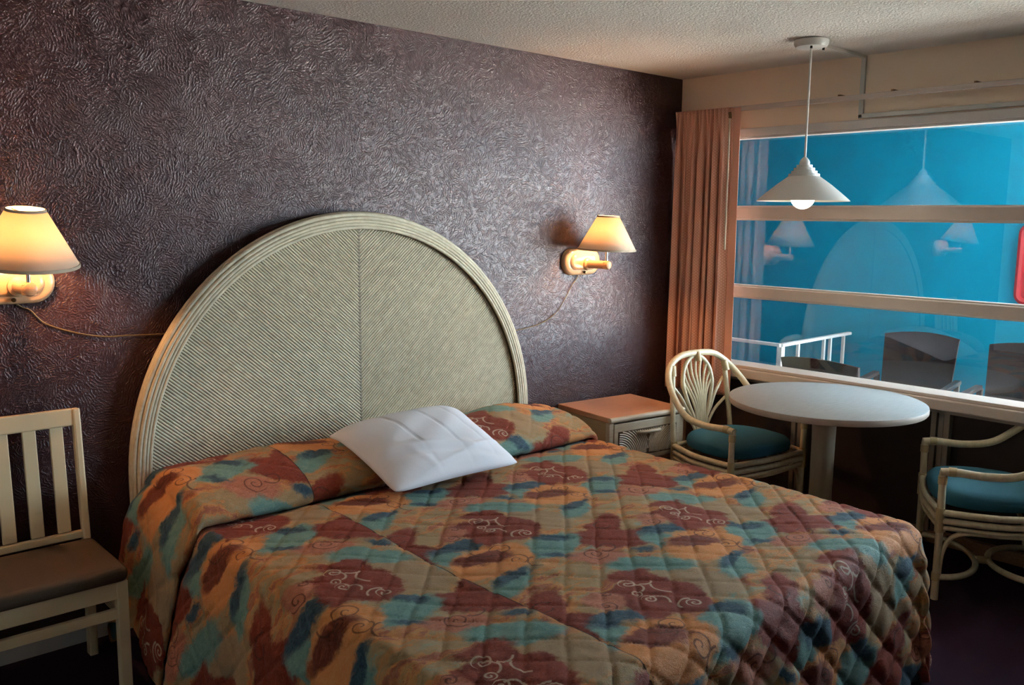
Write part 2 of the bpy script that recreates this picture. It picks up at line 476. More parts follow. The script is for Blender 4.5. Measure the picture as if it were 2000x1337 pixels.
def tag(o, label, cat, group=None, kind=None):
    o['label'] = label; o['category'] = cat
    if group: o['group'] = group
    if kind: o['kind'] = kind
    return o
def empty(name, loc=(0,0,0), rz=0.0):
    o = bpy.data.objects.new(name, None); o.empty_display_size = .1
    o.location = loc; o.rotation_euler = (0,0,rz); COL.objects.link(o); return o
def struct(o, label=None):
    o['kind'] = 'structure'
    if label: o['label'] = label
    return o
def spline(pts, n=8, closed=False):
    P = [Vector(p) for p in pts]; N = len(P); out = []
    for i in range(N if closed else N-1):
        g = lambda k: P[k % N] if closed else P[min(max(k, 0), N-1)]
        a, b, c, d = g(i-1), g(i), g(i+1), g(i+2)
        for k in range(n):
            t = k/n
            out.append(.5*((2*b)+(c-a)*t+(2*a-5*b+4*c-d)*t*t+(3*b-a-3*c+d)*t**3))
    if not closed: out.append(P[-1])
    return out

# ================================================================== THE ROOM
XL, YF, H = -5.25, -4.7, 2.44
struct(MB().box((XL-.1, YF-.1, -.1), (0.0, .1, 0)).build('floor', 'carpet', smooth=False), 'dark plum carpet floor of the motel room')
struct(MB().box((XL-.1, YF-.1, H), (.16, .1, H+.1)).build('ceiling', 'ceiling', smooth=False), 'off white popcorn textured ceiling')
struct(MB().box((XL-.1, 0, 0), (.16, .1, H)).build('wall_back', 'plum', smooth=False), 'dark plum wall with brushed swirl plaster behind the bed')
struct(MB().box((XL-.1, YF-.1, 0), (XL, 0, H)).build('wall_left', 'pale_wall', smooth=False), 'pale painted wall')
struct(MB().box((XL, YF-.1, 0), (.16, YF, H)).build('wall_front', 'tan_wall', smooth=False), 'pale painted wall')
WY0, WY1, WZ0, WZ1 = -.10, -3.20, .755, 2.075
wr = MB().box((0, YF, WZ1+.045), (.16, 0, H))
wr.box((0, YF, 0), (.16, WY1, WZ1+.045)).box((0, WY0, 0), (.16, 0, WZ1+.045))
struct(wr.build('wall_right', 'cream_wall', smooth=False), 'cream painted header wall around the wide window')
# dark panels under the window, set between metal posts
low = empty('wall_lower'); struct(low, 'dark brown panels under the window between grey metal posts')
ys = [WY0, -.90, -1.665, -2.43, WY1]
for a, b in zip(ys[:-1], ys[1:]):
    MB().box((.03, b, 0), (.10, a, .69)).build('panel', 'dark_panel', low, smooth=False)
for y in ys[1:-1]:
    p = MB()
    for k, (o0, o1, d) in enumerate(((-.045, -.018, -.012), (-.013, .013, -.002), (.018, .045, -.012))):
        p.box((d, y+o0, 0.0), (.05, y+o1, .69))
    p.build('post', 'grey_metal', low, smooth=False, bevel=.002)
MB().box((-.012, WY1, 0.0), (.03, WY0, .062)).build('baseboard_right', 'base_wood', smooth=False, bevel=.003)
struct(bpy.data.objects['baseboard_right'], 'pale wood baseboard under the window')
struct(MB().box((XL, -.013, 0), (0, 0, .085)).build('baseboard_back', 'white_paint', smooth=False, bevel=.003), 'pale baseboard along the plum wall')

# window: frame, mullions, three panes
win = empty('window_1', (0, 0, 0)); struct(win, 'wide three pane window with white painted bars')
GX = .075
f = MB().box((-.012, WY1, WZ1), (.12, WY0, WZ1+.045)).box((-.004, WY1, WZ1-.012), (.06, WY0, WZ1))
f.build('frame_head', 'white_paint', win, smooth=False, bevel=.003)
MB().box((.0, WY0-.045, WZ0), (.12, WY0, WZ1)).build('frame_jamb', 'white_paint', win, smooth=False, bevel=.003)
MB().box((.0, WY1, WZ0), (.12, WY1+.045, WZ1)).build('frame_jamb', 'white_paint', win, smooth=False, bevel=.003)
bars = [(1.612, 1.678), (1.158, 1.217)]
for z0, z1 in bars:
    MB().box((.012, WY1, z0), (.11, WY0, z1)).build('mullion', 'sill_paint', win, smooth=False, bevel=.004)
for z0, z1 in bars:
    for a_, b_ in ((z0-.011, z0), (z1, z1+.008)):
        MB().box((.045, WY1, a_), (.10, WY0, b_)).build('glazing_bead', 'white_paint', win, smooth=False)
s = MB().box((-.058, WY1, .690), (.12, WY0, .744))
s.build('sill', 'sill_paint', win, smooth=False, bevel=.006)
MB().box((-.035, WY1, .744), (.12, WY0, WZ0+.006)).build('sill_ledge', 'sill_paint', win, smooth=False, bevel=.003)
MB().box((-.030, WY1, .672), (.03, WY0, .690)).build('sill_moulding', 'grey_metal', win, smooth=False)
for z0, z1 in ((WZ0, bars[1][0]), (bars[1][1], bars[0][0]), (bars[0][1], WZ1)):
    MB().box((GX, WY1+.04, z0), (GX+.005, WY0-.04, z1)).build('pane', 'glass', win, smooth=False)

# ================================================================== OUTSIDE WALKWAY
struct(MB().box((.16, -12, -.25), (2.3, 6, -.12)).build('floor_outside', 'deck', smooth=False), 'dark walkway deck outside the window')
struct(MB().box((2.3, -16, -.3), (16, 6, -.14)).build('ground_outside', 'concrete', smooth=False), 'pale concrete yard beyond the walkway')
TW = 2.06
struct(MB().box((TW, -1.78, -.12), (TW+.2, 6, H+.1)).build('wall_outside', 'turquoise', smooth=False), 'bright turquoise wall across the walkway')
struct(MB().box((-.1, -12.2, H+.1), (TW+.2, 6, H+.3)).build('ceiling_outside', 'soffit', smooth=False), 'unseen grey soffit run along the walkway to shade it')  # roof out of view, lengthened to shade the turquoise wall

struct(MB().box((.0, -12, -.12), (.16, YF-.1, H+.1)).build('wall_blocker_side', 'cream_wall', smooth=False), 'unseen wall added along the walkway to keep light off')  # added out of view, encloses the walkway so the turquoise stays darker
struct(MB().box((.0, 3.4, -.12), (TW, 3.6, H+.1)).build('wall_blocker_stair', 'turquoise', smooth=False), 'unseen turquoise wall added to shut light out past the stairs')  # added light blocker at the stair end, out of view
struct(MB().box((.0, -12.2, -.12), (TW+.2, -12, H+.1)).build('wall_blocker_far', 'cream_wall', smooth=False), 'unseen wall added to shut light out at the far end')  # added out of view to keep sky light out of the walkway
fc = MB().box((.16, YF-.1, WZ1+.045), (.18, 3.4, H+.1)).box((.16, YF-.1, -.12), (.18, 3.4, .69)).box((.16, WY0, .69), (.18, 3.4, WZ1+.045)).box((.16, YF-.1, .69), (.18, WY1, WZ1+.045)).box((.16, -12, -.12), (.18, YF-.1, H+.1))
struct(fc.build('wall_bounce_cladding', 'facade', smooth=False), 'unseen grey cladding added to cut bounce onto the turquoise wall')  # unseen skin added over the cream wall to control reflected light
rl = empty('stair_railing', (1.0, -.16, -.12)); tag(rl, 'white metal stair railing with a corner post by the turquoise wall', 'railing')
zt = .745+.12
MB().bar((0, 0, zt), (0, 3.2, zt), .036, .022).build('handrail', 'rail_white', rl, smooth=False, bevel=.004)
MB().bar((0, 0, zt), (TW-1.0-.03, .03, zt), .036, .022).build('handrail', 'rail_white', rl, smooth=False, bevel=.004)
MB().bar((0, 0, 0), (0, 0, zt-.011), .042, .042, (0,1,0)).build('corner_post', 'rail_white', rl, smooth=False, bevel=.004)
for (x, y) in ((0, .42), (0, .9), (0, 1.5), (.24, .007), (.62, .018), (.72, .021), (.93, .027)):
    MB().bar((x, y, 0.0), (x, y, zt-.011), .02, .02, (0,1,0)).build('baluster', 'rail_white', rl, smooth=False)
MB().tube(spline([(0, .42, .38), (0, .75, .38), (0, .80, .36), (0, .8, .05)], 6), .014, 8).build('lower_rail', 'rail_white', rl)
MB().tube(spline([(.62, .02, .55), (.98, .028, .55)], 4), .016, 8).build('lower_rail', 'rail_white', rl)

def patio_chair(loc, rz, label):
    r = empty('patio_chair', loc, rz)
    # faces local -y; curved sling back, flat arms, straight legs
    W = .245
    def back():
        b = MB(); n, k = 14, 8; vs = []
        for i in range(k+1):
            q = i/k; z = .40+q*.56; y0 = .21+q*.10; w = W*(.90+.10*q)
            for j in range(n+1):
                u = -1+2*j/n
                vs.append((u*w, y0+.045*(1-u*u)-.02, z - (.025*u*u if i == k else 0)))
        m2 = len(vs); vs += [(x, y+.022, z) for x, y, z in vs]
        F = lambda i, j: i*(n+1)+j
        fs = []
        for i in range(k):
            for j in range(n):
                fs.append((F(i,j), F(i,j+1), F(i+1,j+1), F(i+1,j))); fs.append((m2+F(i,j), m2+F(i+1,j), m2+F(i+1,j+1), m2+F(i,j+1)))
        for j in range(n):
            fs.append((F(k,j), F(k,j+1), m2+F(k,j+1), m2+F(k,j))); fs.append((F(0,j+1), F(0,j), m2+F(0,j), m2+F(0,j+1)))
        for i in range(k):
            fs.append((F(i,0), F(i+1,0), m2+F(i+1,0), m2+F(i,0))); fs.append((F(i+1,n), F(i,n), m2+F(i,n), m2+F(i+1,n)))
        return b.add(vs, fs)
    back().build('backrest', 'wicker', r)
    MB().box((-W, -.25, .38), (W, .22, .42)).build('seat', 'wicker', r, smooth=False, bevel=.012)
    for sx in (-1, 1):
        x = sx*(W+.025)
        MB().bar((x, -.25, .63), (x, .24, .655), .045, .028).build('arm', 'wicker_frame', r, smooth=False, bevel=.006)
        MB().bar((x, -.235, 0), (x, -.235, .62), .034, .034, (0,1,0)).build('leg', 'wicker_frame', r, smooth=False, bevel=.004)
        MB().bar((x*.98, .22, 0), (x*.98, .24, .645), .034, .034, (0,1,0)).build('leg', 'wicker_frame', r, smooth=False, bevel=.004)
        MB().bar((x, -.235, .40), (x, .22, .40), .03, .03).build('seat_rail', 'wicker_frame', r, smooth=False)
    tag(r, label, 'chair', 'charcoal patio chairs outside the window')
    return r
patio_chair((1.44, -.84, -.12), -PI/2+.12, 'charcoal patio chair against turquoise wall, middle one seen through the window')
patio_chair((1.42, -1.52, -.12), -PI/2+.05, 'charcoal patio chair against turquoise wall, cut by the right edge of the photo')
near = patio_chair((.56, -.86, -.12), PI/2-.02, 'charcoal patio chair just outside the window with its back to the room')
near.scale = (1, 1, .975)

sg = empty('red_frame', (TW, -1.50, 1.08)); tag(sg, 'red rounded frame on the turquoise wall at the right edge', 'frame')
def rrect(w, h, r, n=6):
    pts = []
    for cx, cz, a0 in ((w/2-r, h/2-r, 0), (-w/2+r, h/2-r, 90), (-w/2+r, -h/2+r, 180), (w/2-r, -h/2+r, 270)):
        for k in range(n+1):
            a = math.radians(a0+90*k/n); pts.append((cx+r*math.cos(a), cz+r*math.sin(a)))
    return pts
pr = rrect(.42, .50, .05)
MB().tube([(-.03, y, z+.25) for y, z in pr], .024, 8, closed=True).build('rim', 'red', sg)
N = len(pr); b = MB(); b.add([(-.004, y, z+.25) for y, z in pr]+[(-.034, y, z+.25) for y, z in pr], [tuple(range(N)), tuple(range(2*N-1, N-1, -1))]+[(i, (i+1) % N, N+(i+1) % N, N+i) for i in range(N)])
b.build('panel', 'red', sg, smooth=False)

# ================================================================== HEADBOARD (arched, reeded)
HC, HZ, HR, HY = -2.336, .60, 1.02, -.055
hb = empty('headboard', (HC, 0, 0)); tag(hb, 'arched whitewashed headboard with diagonal reeding behind the bed', 'headboard')
RIN = HR-.072
def arch(r, zleg, n=72):
    pts = [(-r, zleg)] + [(-r*math.cos(PI*k/n), HZ+r*math.sin(PI*k/n)) for k in range(n+1)] + [(r, zleg)]
    return pts
# backing board
a = arch(HR-.01, .12); N = len(a); b = MB()
b.add([(x, HY+.03, z) for x, z in a]+[(x, HY+.005, z) for x, z in a], [tuple(range(N)), tuple(range(2*N-1, N-1, -1))]+[(i, (i+1) % N, N+(i+1) % N, N+i) for i in range(N)])
b.build('backing', 'head_back', hb, smooth=False)
# rim: concentric ribs swept round the arch
ribs = [(HR-.010, .011, -.010), (HR-.0255, .0085, -.019), (HR-.0395, .0075, -.022), (HR-.052, .0070, -.021), (HR-.0655, .0080, -.020)]
for r, w, y in ribs:
    MB().tube([(x, HY+y+.0, z) for x, z in arch(r, .12)], w, 10).build('rim_rib', 'headboard', hb)
MB().tube([(x, HY+.008, z) for x, z in arch(HR-.012, .12)], .017, 10).build('rim_edge', 'headboard', hb)
# half round reeds, two mirrored panels
PITCH = .0112
for side in (-1, 1):
    b = MB(); seg = 4
    ang = math.radians(41)
    d = Vector((side*math.cos(ang), 0, math.sin(ang)))          # rises away from the centre line
    nrm = Vector((-side*math.sin(ang), 0, math.cos(ang)))
    k0 = -160
    for k in range(k0, 220):
        o = nrm*(k*PITCH)                                       # reed: o + s*d, start at x=0
        # x = o.x + s*d.x in side*x >= .0; inside arch and above z=.4
        s0 = (-o.x)/d.x
        P0 = o+d*s0
        z0 = P0.z+.6
        # start also limited by z > .42
        if z0 < .42: s0 += (.42-z0)/d.z; P0 = o+d*s0; z0 = .42
        if abs(P0.x) > RIN or (z0 > HZ and math.hypot(P0.x, z0-HZ) > RIN): continue
        lo, hi = 0.0, 2.4
        for _ in range(26):
            md = (lo+hi)/2; x = P0.x+d.x*md; z = z0+d.z*md
            if abs(x) < RIN and (z < HZ or math.hypot(x, z-HZ) < RIN): lo = md
            else: hi = md
        if lo < .004: continue
        A = Vector((P0.x, 0, z0)); B = A+d*lo; w = PITCH*.46
        vs = []
        for c in (A, B):
            for q in range(seg+1):
                th = PI*q/seg
                vs.append(c+nrm*(w*math.cos(th))+Vector((0, HY+.004-.0055*math.sin(th), 0)))
        n1 = seg+1
        b.add(vs, [(q, q+1, n1+q+1, n1+q) for q in range(seg)]+[tuple(range(seg, -1, -1)), tuple(range(n1, 2*n1))])
    b.build('reed_panel', 'headboard', hb, kind='stuff')
MB().box((-.0045, HY-.001, .42), (.0045, HY+.01, HZ+RIN)).build('centre_joint', 'head_back', hb, smooth=False)

# ================================================================== BED under the spread
bed = empty('bed', (HC, -1.12, 0)); tag(bed, 'king size bed under the quilted spread', 'bed')
MB().box((-.955, -1.0, .08), (.955, .97, .27)).build('box_spring', 'mattress', bed, smooth=False, bevel=.03)
MB().box((-.955, -1.0, .272), (.955, .97, .515)).build('mattress', 'mattress', bed, smooth=False, bevel=.05, seg=4)
for x in (-.85, .85):
    for y in (-.85, .85): MB().tube([(x, y, 0), (x, y, .08)], .025, 10).build('leg', 'screw', bed)

# bedspread: cloth grid (u across, v along), rounded over mattress edge, quilted
def bedspread():
    TOPZ, HALF, FOOT, RC, RF = .545, 1.0, -2.185, .10, .055
    DROP = .545
    # head profile curve (y, z) from the headboard forwards
    pp = spline([(-.100, .46, 0), (-.100, .56, 0), (-.12, .63, 0), (-.19, .680, 0), (-.30, .692, 0), (-.42, .676, 0), (-.525, .640, 0), (-.585, .590, 0),
                 (-.588, .560, 0), (-.555, .541, 0), (-.515, .531, 0), (-.520, .524, 0), (-.56, .528, 0), (-.62, .540, 0), (-.70, .545, 0), (-.80, .545, 0)], 14)
    pp = [(p.x, p.y) for p in pp]
    arc = [0.0]
    for a, b in zip(pp[:-1], pp[1:]): arc.append(arc[-1]+math.hypot(b[0]-a[0], b[1]-a[1]))
    arc = np.array(arc); py = np.array([p[0] for p in pp]); pz = np.array([p[1] for p in pp])
    L_end = arc[-1] + (-.80 - FOOT)          # arc length where the foot edge lies
    du = .0078
    umax = HALF+DROP; vmax = L_end+DROP
    u = np.linspace(-umax, umax, int(2*umax/du)+1); v = np.linspace(0, vmax, int(vmax/du)+1)
    Ug, Vg = np.meshgrid(u, v)
    # plan distance from the inner rectangle
    qx = np.maximum(np.abs(Ug)-(HALF-RC), 0); qy = np.maximum(Vg-(L_end-RC), 0)
    d = np.hypot(qx, qy); dd = np.maximum(d, 1e-9)
    nx = np.sign(Ug)*qx/dd; ny = qy/dd
    e = np.maximum(d-(RC-RF), 0)             # length past the start of the fillet
    an = np.minimum(e/RF, PI/2)
    out = RF*np.sin(an); down = RF*(1-np.cos(an))
    past = np.maximum(e-RF*PI/2, 0)
    # perimeter coordinate for hanging folds
    per = np.where(qx > qy, Vg, Ug*1.0) + 0.0
    sidew = np.clip(past/.35, 0, 1)
    fold = np.sin(per*9.5+1.1*np.sin(per*3.7))*.020 + np.sin(per*23+2*np.sin(per*5))*.006
    left = (Ug < 0) & (qx > 0)
    flare = np.where(left, .17, .05)*past + np.where(left, .03, 0)*np.clip(past/.1, 0, 1)
    flare = np.where((qy > 0) & (qx > 0), flare+.02*sidew, flare)
    out = out + flare + fold*sidew*np.where(left, 1.2, .55)
    down = down + past*np.sqrt(np.maximum(1-np.where(left, .17, .05)**2, 0))
    plan_d = np.minimum(d, RC-RF) + out
    base_u = np.sign(Ug)*np.minimum(np.abs(Ug), HALF-RC); base_v = np.minimum(Vg, L_end-RC)
    Px = base_u + nx*plan_d
    Pv = base_v + ny*plan_d
    # profile lookup
    inside = Pv <= arc[-1]
    Y = np.where(inside, np.interp(np.minimum(Pv, arc[-1]), arc, py), -.80-(Pv-arc[-1]))
    Zt = np.where(inside, np.interp(np.minimum(Pv, arc[-1]), arc, pz), TOPZ)
    # pillow bulge: shrink a little towards the bed's sides and swell between the two hidden pillows
    bul = np.clip((Zt-TOPZ)/.14, 0, 1.2)
    mid = np.exp(-(Ug/.10)**2)*.018 + np.clip((np.abs(Ug)-.72)/.25, 0, 1)**2*.02
    Zt = Zt - bul*mid + bul*.010*np.sin(Ug*11+.6)
    Y = Y + np.clip((Zt-TOPZ)/.1, 0, 1)*.012*np.sin(Ug*7+1)
    # sides: bulge hangs a little further out, the tuck cuts in
    hang = np.clip(past/.05, 0, 1)
    tuck = np.exp(-((Pv-np.interp(-.545, py[::-1][:60], arc[::-1][:60]))/.035)**2)
    Px = Px + nx*hang*(.035*bul - .03*tuck)
    # gently uneven top
    lump = .006*np.sin(Ug*5.1+1.3)*np.sin(Vg*4.3+.4)+.004*np.sin(Ug*9.7+Vg*6.1)
    Z = Zt - down + lump*(1-hang)
    Z = np.maximum(Z, .012)
    P = np.stack([Px+HC, Y, Z], -1)
    # fabric coordinates: world x, and y measured along the cloth from the flat part
    FU = Ug + HC; FV = -.80 - (Vg-arc[-1])
    # normals
    gu = np.gradient(P, axis=1); gv = np.gradient(P, axis=0)
    nrm = np.cross(gv, gu); nl = np.linalg.norm(nrm, axis=-1, keepdims=True); nrm = nrm/np.maximum(nl, 1e-9)
    # quilting
    Q = .1465
    p = (FU-FV+.689)/Q; q = (FU+FV+4.327)/Q
    wob = .03*np.sin(FU*17+FV*9)
    ap = np.abs(np.sin(PI*(p+wob))); aq = np.abs(np.sin(PI*(q-wob)))
    skirt = np.clip(ny*past/.05, 0, 1)
    flatp = (1-(1-ap)**6)*(1-(1-aq)**6)
    puff = flatp*(1-skirt) + ((ap*aq)**.42)*skirt
    amp = .0058 + .013*skirt + .003*np.clip(d/RC, 0, 1)
    amp = amp*np.where(FV > -.52, .75, 1)
    amp = np.where(left, amp*.8, amp)
    seam = np.exp(-((FU+2.885)/.006)**2)
    rs = np.random.RandomState(3)
    wr = np.zeros_like(FU)
    for k in range(26):      # crushed wrinkles inside each quilt cell
        a_ = rs.uniform(0, 2*PI); fr = rs.uniform(35, 110); ph = rs.uniform(0, 6.28)
        a_ = rs.normal(.35, .45)
        wr += np.sin((FU*math.cos(a_)+FV*math.sin(a_))*fr+ph+2*np.sin(FU*13*rs.uniform(.5, 1.5)+ph)+2*np.sin(FV*11+ph*2))/fr*40
    wr = wr/6
    disp = puff*amp - seam*.002 + wr*.0018*puff*(1+2.2*np.clip((ny*past)/.04, 0, 1))
    P = P + nrm*disp[..., None]
    P[..., 2] = np.maximum(P[..., 2], .010)
    keep = d <= RC+DROP-.02
    nr, nc = Ug.shape
    idx = -np.ones(nr*nc, int); kf = keep.ravel(); idx[kf] = np.arange(kf.sum())
    I = np.arange(nr*nc).reshape(nr, nc)
    quads = np.stack([I[:-1, :-1], I[:-1, 1:], I[1:, 1:], I[1:, :-1]], -1).reshape(-1, 4)
    quads = quads[kf[quads].all(1)]
    Vv = P.reshape(-1, 3)[kf]; uvv = np.stack([FU, FV], -1).reshape(-1, 2)[kf]; F = idx[quads]
    me = bpy.data.meshes.new('bedspread')
    me.vertices.add(len(Vv)); me.vertices.foreach_set('co', Vv.astype(np.float32).ravel())
    me.loops.add(F.size); me.polygons.add(len(F))
    me.loops.foreach_set('vertex_index', F[:, ::-1].astype(np.int32).ravel())
    me.polygons.foreach_set('loop_start', np.arange(0, F.size, 4, dtype=np.int32))
    me.update(calc_edges=True); me.validate()
    ul = me.uv_layers.new(name='fabric')
    vi = np.empty(len(me.loops), np.int32); me.loops.foreach_get('vertex_index', vi)
    ul.data.foreach_set('uv', uvv[vi].astype(np.float32).ravel())
    me.polygons.foreach_set('use_smooth', [True]*len(me.polygons))
    me.materials.append(M['spread'])
    o = bpy.data.objects.new('bedspread', me); COL.objects.link(o)
    return tag(o, 'quilted bedspread printed in rust, teal and peach over the bed', 'bedspread')
bedspread()

# ------------------------------------------------------------------ white pillow
def pillow():
    n = 72
    C = [Vector((-2.690, -.345, .748)), Vector((-2.000, -.285, .758)), Vector((-2.030, -.795, .590)), Vector((-2.665, -.800, .590))]
    ctr = sum(C, Vector())/4
    nn = (C[1]-C[0]).cross(C[3]-C[0]).normalized()
    if nn.z < 0: nn = -nn
    vs = []; top = {}; bot = {}
    rs = np.random.RandomState(5)
    for sgn, store in ((1, top), (-1, bot)):
        for i in range(n+1):
            for j in range(n+1):
                if sgn == -1 and (i in (0, n) or j in (0, n)): store[i, j] = top[i, j]; continue
                a, b = i/n, j/n
                s_, t_ = 2*a-1, 2*b-1
                # edges bow inwards between the corners
                s2 = s_*(1-.055*(1-t_*t_)-.035*abs(t_)**10); t2 = t_*(1-.045*(1-s_*s_)-.05*abs(s_)**10)
                aa, bb = (s2+1)/2, (t2+1)/2
                p = (C[0]*(1-aa)+C[1]*aa)*(1-bb)+(C[3]*(1-aa)+C[2]*aa)*bb
                th = ((1-abs(s_)**2.4)*(1-abs(t_)**2.4))**.55
                h = (.088 if sgn > 0 else .020)*th
                if sgn > 0:
                    h += .0022*th*math.sin(7*s_+4*t_+2*math.sin(3*t_))
                    # ironed fold lines and drag wrinkles
                    for c0 in (-.32, .20, .62): h -= .0042*math.exp(-((s_-c0-.06*t_)/.014)**2)*th*(1-.4*t_)
                    h += .008*math.exp(-((t_-.45-.35*s_)/.09)**2)*th*(1 if s_ < .4 else .4) - .006*math.exp(-((t_-.62-.30*s_)/.06)**2)*th + .004*math.exp(-((s_+.62-.35*t_)/.05)**2)*th*max(0, t_+.2)
                    h += .008*math.exp(-((t_-.75+.3*s_)/.05)**2)*th
                p = p+nn*h*sgn
                p.z -= .018*math.exp(-((abs(s_)-1)**2+(abs(t_)-1)**2)/.05)*(0 if t_ > 0 else 1)
                store[i, j] = len(vs); vs.append(p)
    fs = []
    for i in range(n):
        for j in range(n):
            fs.append((top[i,j], top[i,j+1], top[i+1,j+1], top[i+1,j])); fs.append((bot[i,j], bot[i+1,j], bot[i+1,j+1], bot[i,j+1]))
    o = MB().add(vs, fs).build('pillow', 'pillow', autosmooth=False)
    tag(o, 'white pillow lying askew on the bedspread against the pillow roll', 'pillow')
pillow()

# ================================================================== NIGHTSTAND
ns = empty('nightstand', (-.780, -.254, 0), -.12); tag(ns, 'pickled oak nightstand with one carved drawer between bed and rattan chair', 'nightstand')
w, dp = .272, .215
b = MB().box((-w+.012, -dp+.012, .10), (-w+.03, dp, .548)).box((w-.03, -dp+.012, .10), (w-.012, dp, .548)).box((-w+.012, dp-.012, .10), (w-.012, dp, .548)).box((-w+.012, -dp+.02, .30), (w-.012, dp, .315)).box((-w+.012, -dp+.02, .10), (w-.012, dp, .118))
b.build('body', 'night_body', ns, smooth=False)
MB().box((-w, -dp, .548), (w, dp+.005, .578)).build('top', 'night_top', ns, smooth=False, bevel=.004)
MB().tube([(-w, -dp, .563), (w, -dp, .563)], .015, 12).build('nosing', 'night_front', ns)
for sx in (-1, 1):
    MB().box((sx*w-(.03 if sx > 0 else 0), -dp+.0, .06), (sx*w+(0 if sx > 0 else .03), -dp+.03, .548)).build('stile', 'night_front', ns, smooth=False, bevel=.003)
    for y in (-dp+.04, dp-.04): MB().box((sx*(w-.055)-.02, y-.02, 0), (sx*(w-.055)+.02, y+.02, .10)).build('leg', 'night_body', ns, smooth=False)
dr = MB().box((-w+.032, -dp-.004, .325), (w-.032, -dp+.02, .540))
dr = dr.build('drawer', 'night_front', ns, smooth=False, bevel=.003)
MB().box((-w+.06, -dp-.006, .352), (w-.06, -dp-.003, .498)).build('recess', 'groove', dr, smooth=False)
# carved sunburst: arcs fanning out either side of the middle, joined
b = MB()
x0, x1, z0, z1 = -w+.064, w-.064, .356, .494
for sx in (-1, 1):
    for k in range(26):
        r = .022+k*.0118
        pts = []
        cx, cz = sx*(-x0+.004), z0-.012
        for q in range(34):
            th = PI/2*q/33; x = cx-sx*r*math.cos(th); z = cz+r*math.sin(th)
            ok = (z0 < z < z1) and (sx*x > .004) and (abs(x) < -x0)
            if ok: pts.append((x, -dp-.005, z))
        if len(pts) > 1: b.tube(pts, .0050, 6)
b.build('sunburst_reeds', 'night_front', dr, kind='stuff')
MB().tube(spline([(-.075, -dp-.004, .478), (-.06, -dp-.028, .482), (0, -dp-.036, .484), (.06, -dp-.028, .482), (.075, -dp-.004, .478)], 6), .0095, 10).build('handle', 'night_front', dr)

# ================================================================== ROUND TABLE
tb = empty('round_table', (-.50, -1.315, 0)); tag(tb, 'round grey laminate pedestal table by the window under the pendant lamp', 'table')
TR, TZ = .457, .747
MB().lathe([(0, TZ), (TR-.006, TZ), (TR, TZ-.003)], n=96).build('table_top', 'laminate', tb)
MB().lathe([(TR, TZ-.003), (TR+.0015, TZ-.010), (TR+.0015, TZ-.026), (TR-.003, TZ-.032), (0, TZ-.032)], n=96).build('edge_band', 'edge_band', tb)
MB().lathe([(.075, TZ-.032), (.070, TZ-.045), (.058, TZ-.07), (.055, TZ-.2), (.054, .3), (.057, .08), (.07, .045)], n=40).build('pedestal', 'pedestal', tb)
MB().lathe([(.07, .05), (.12, .04), (.25, .02), (.28, .008), (.28, 0), (0, 0)], n=48).build('base', 'pedestal', tb)

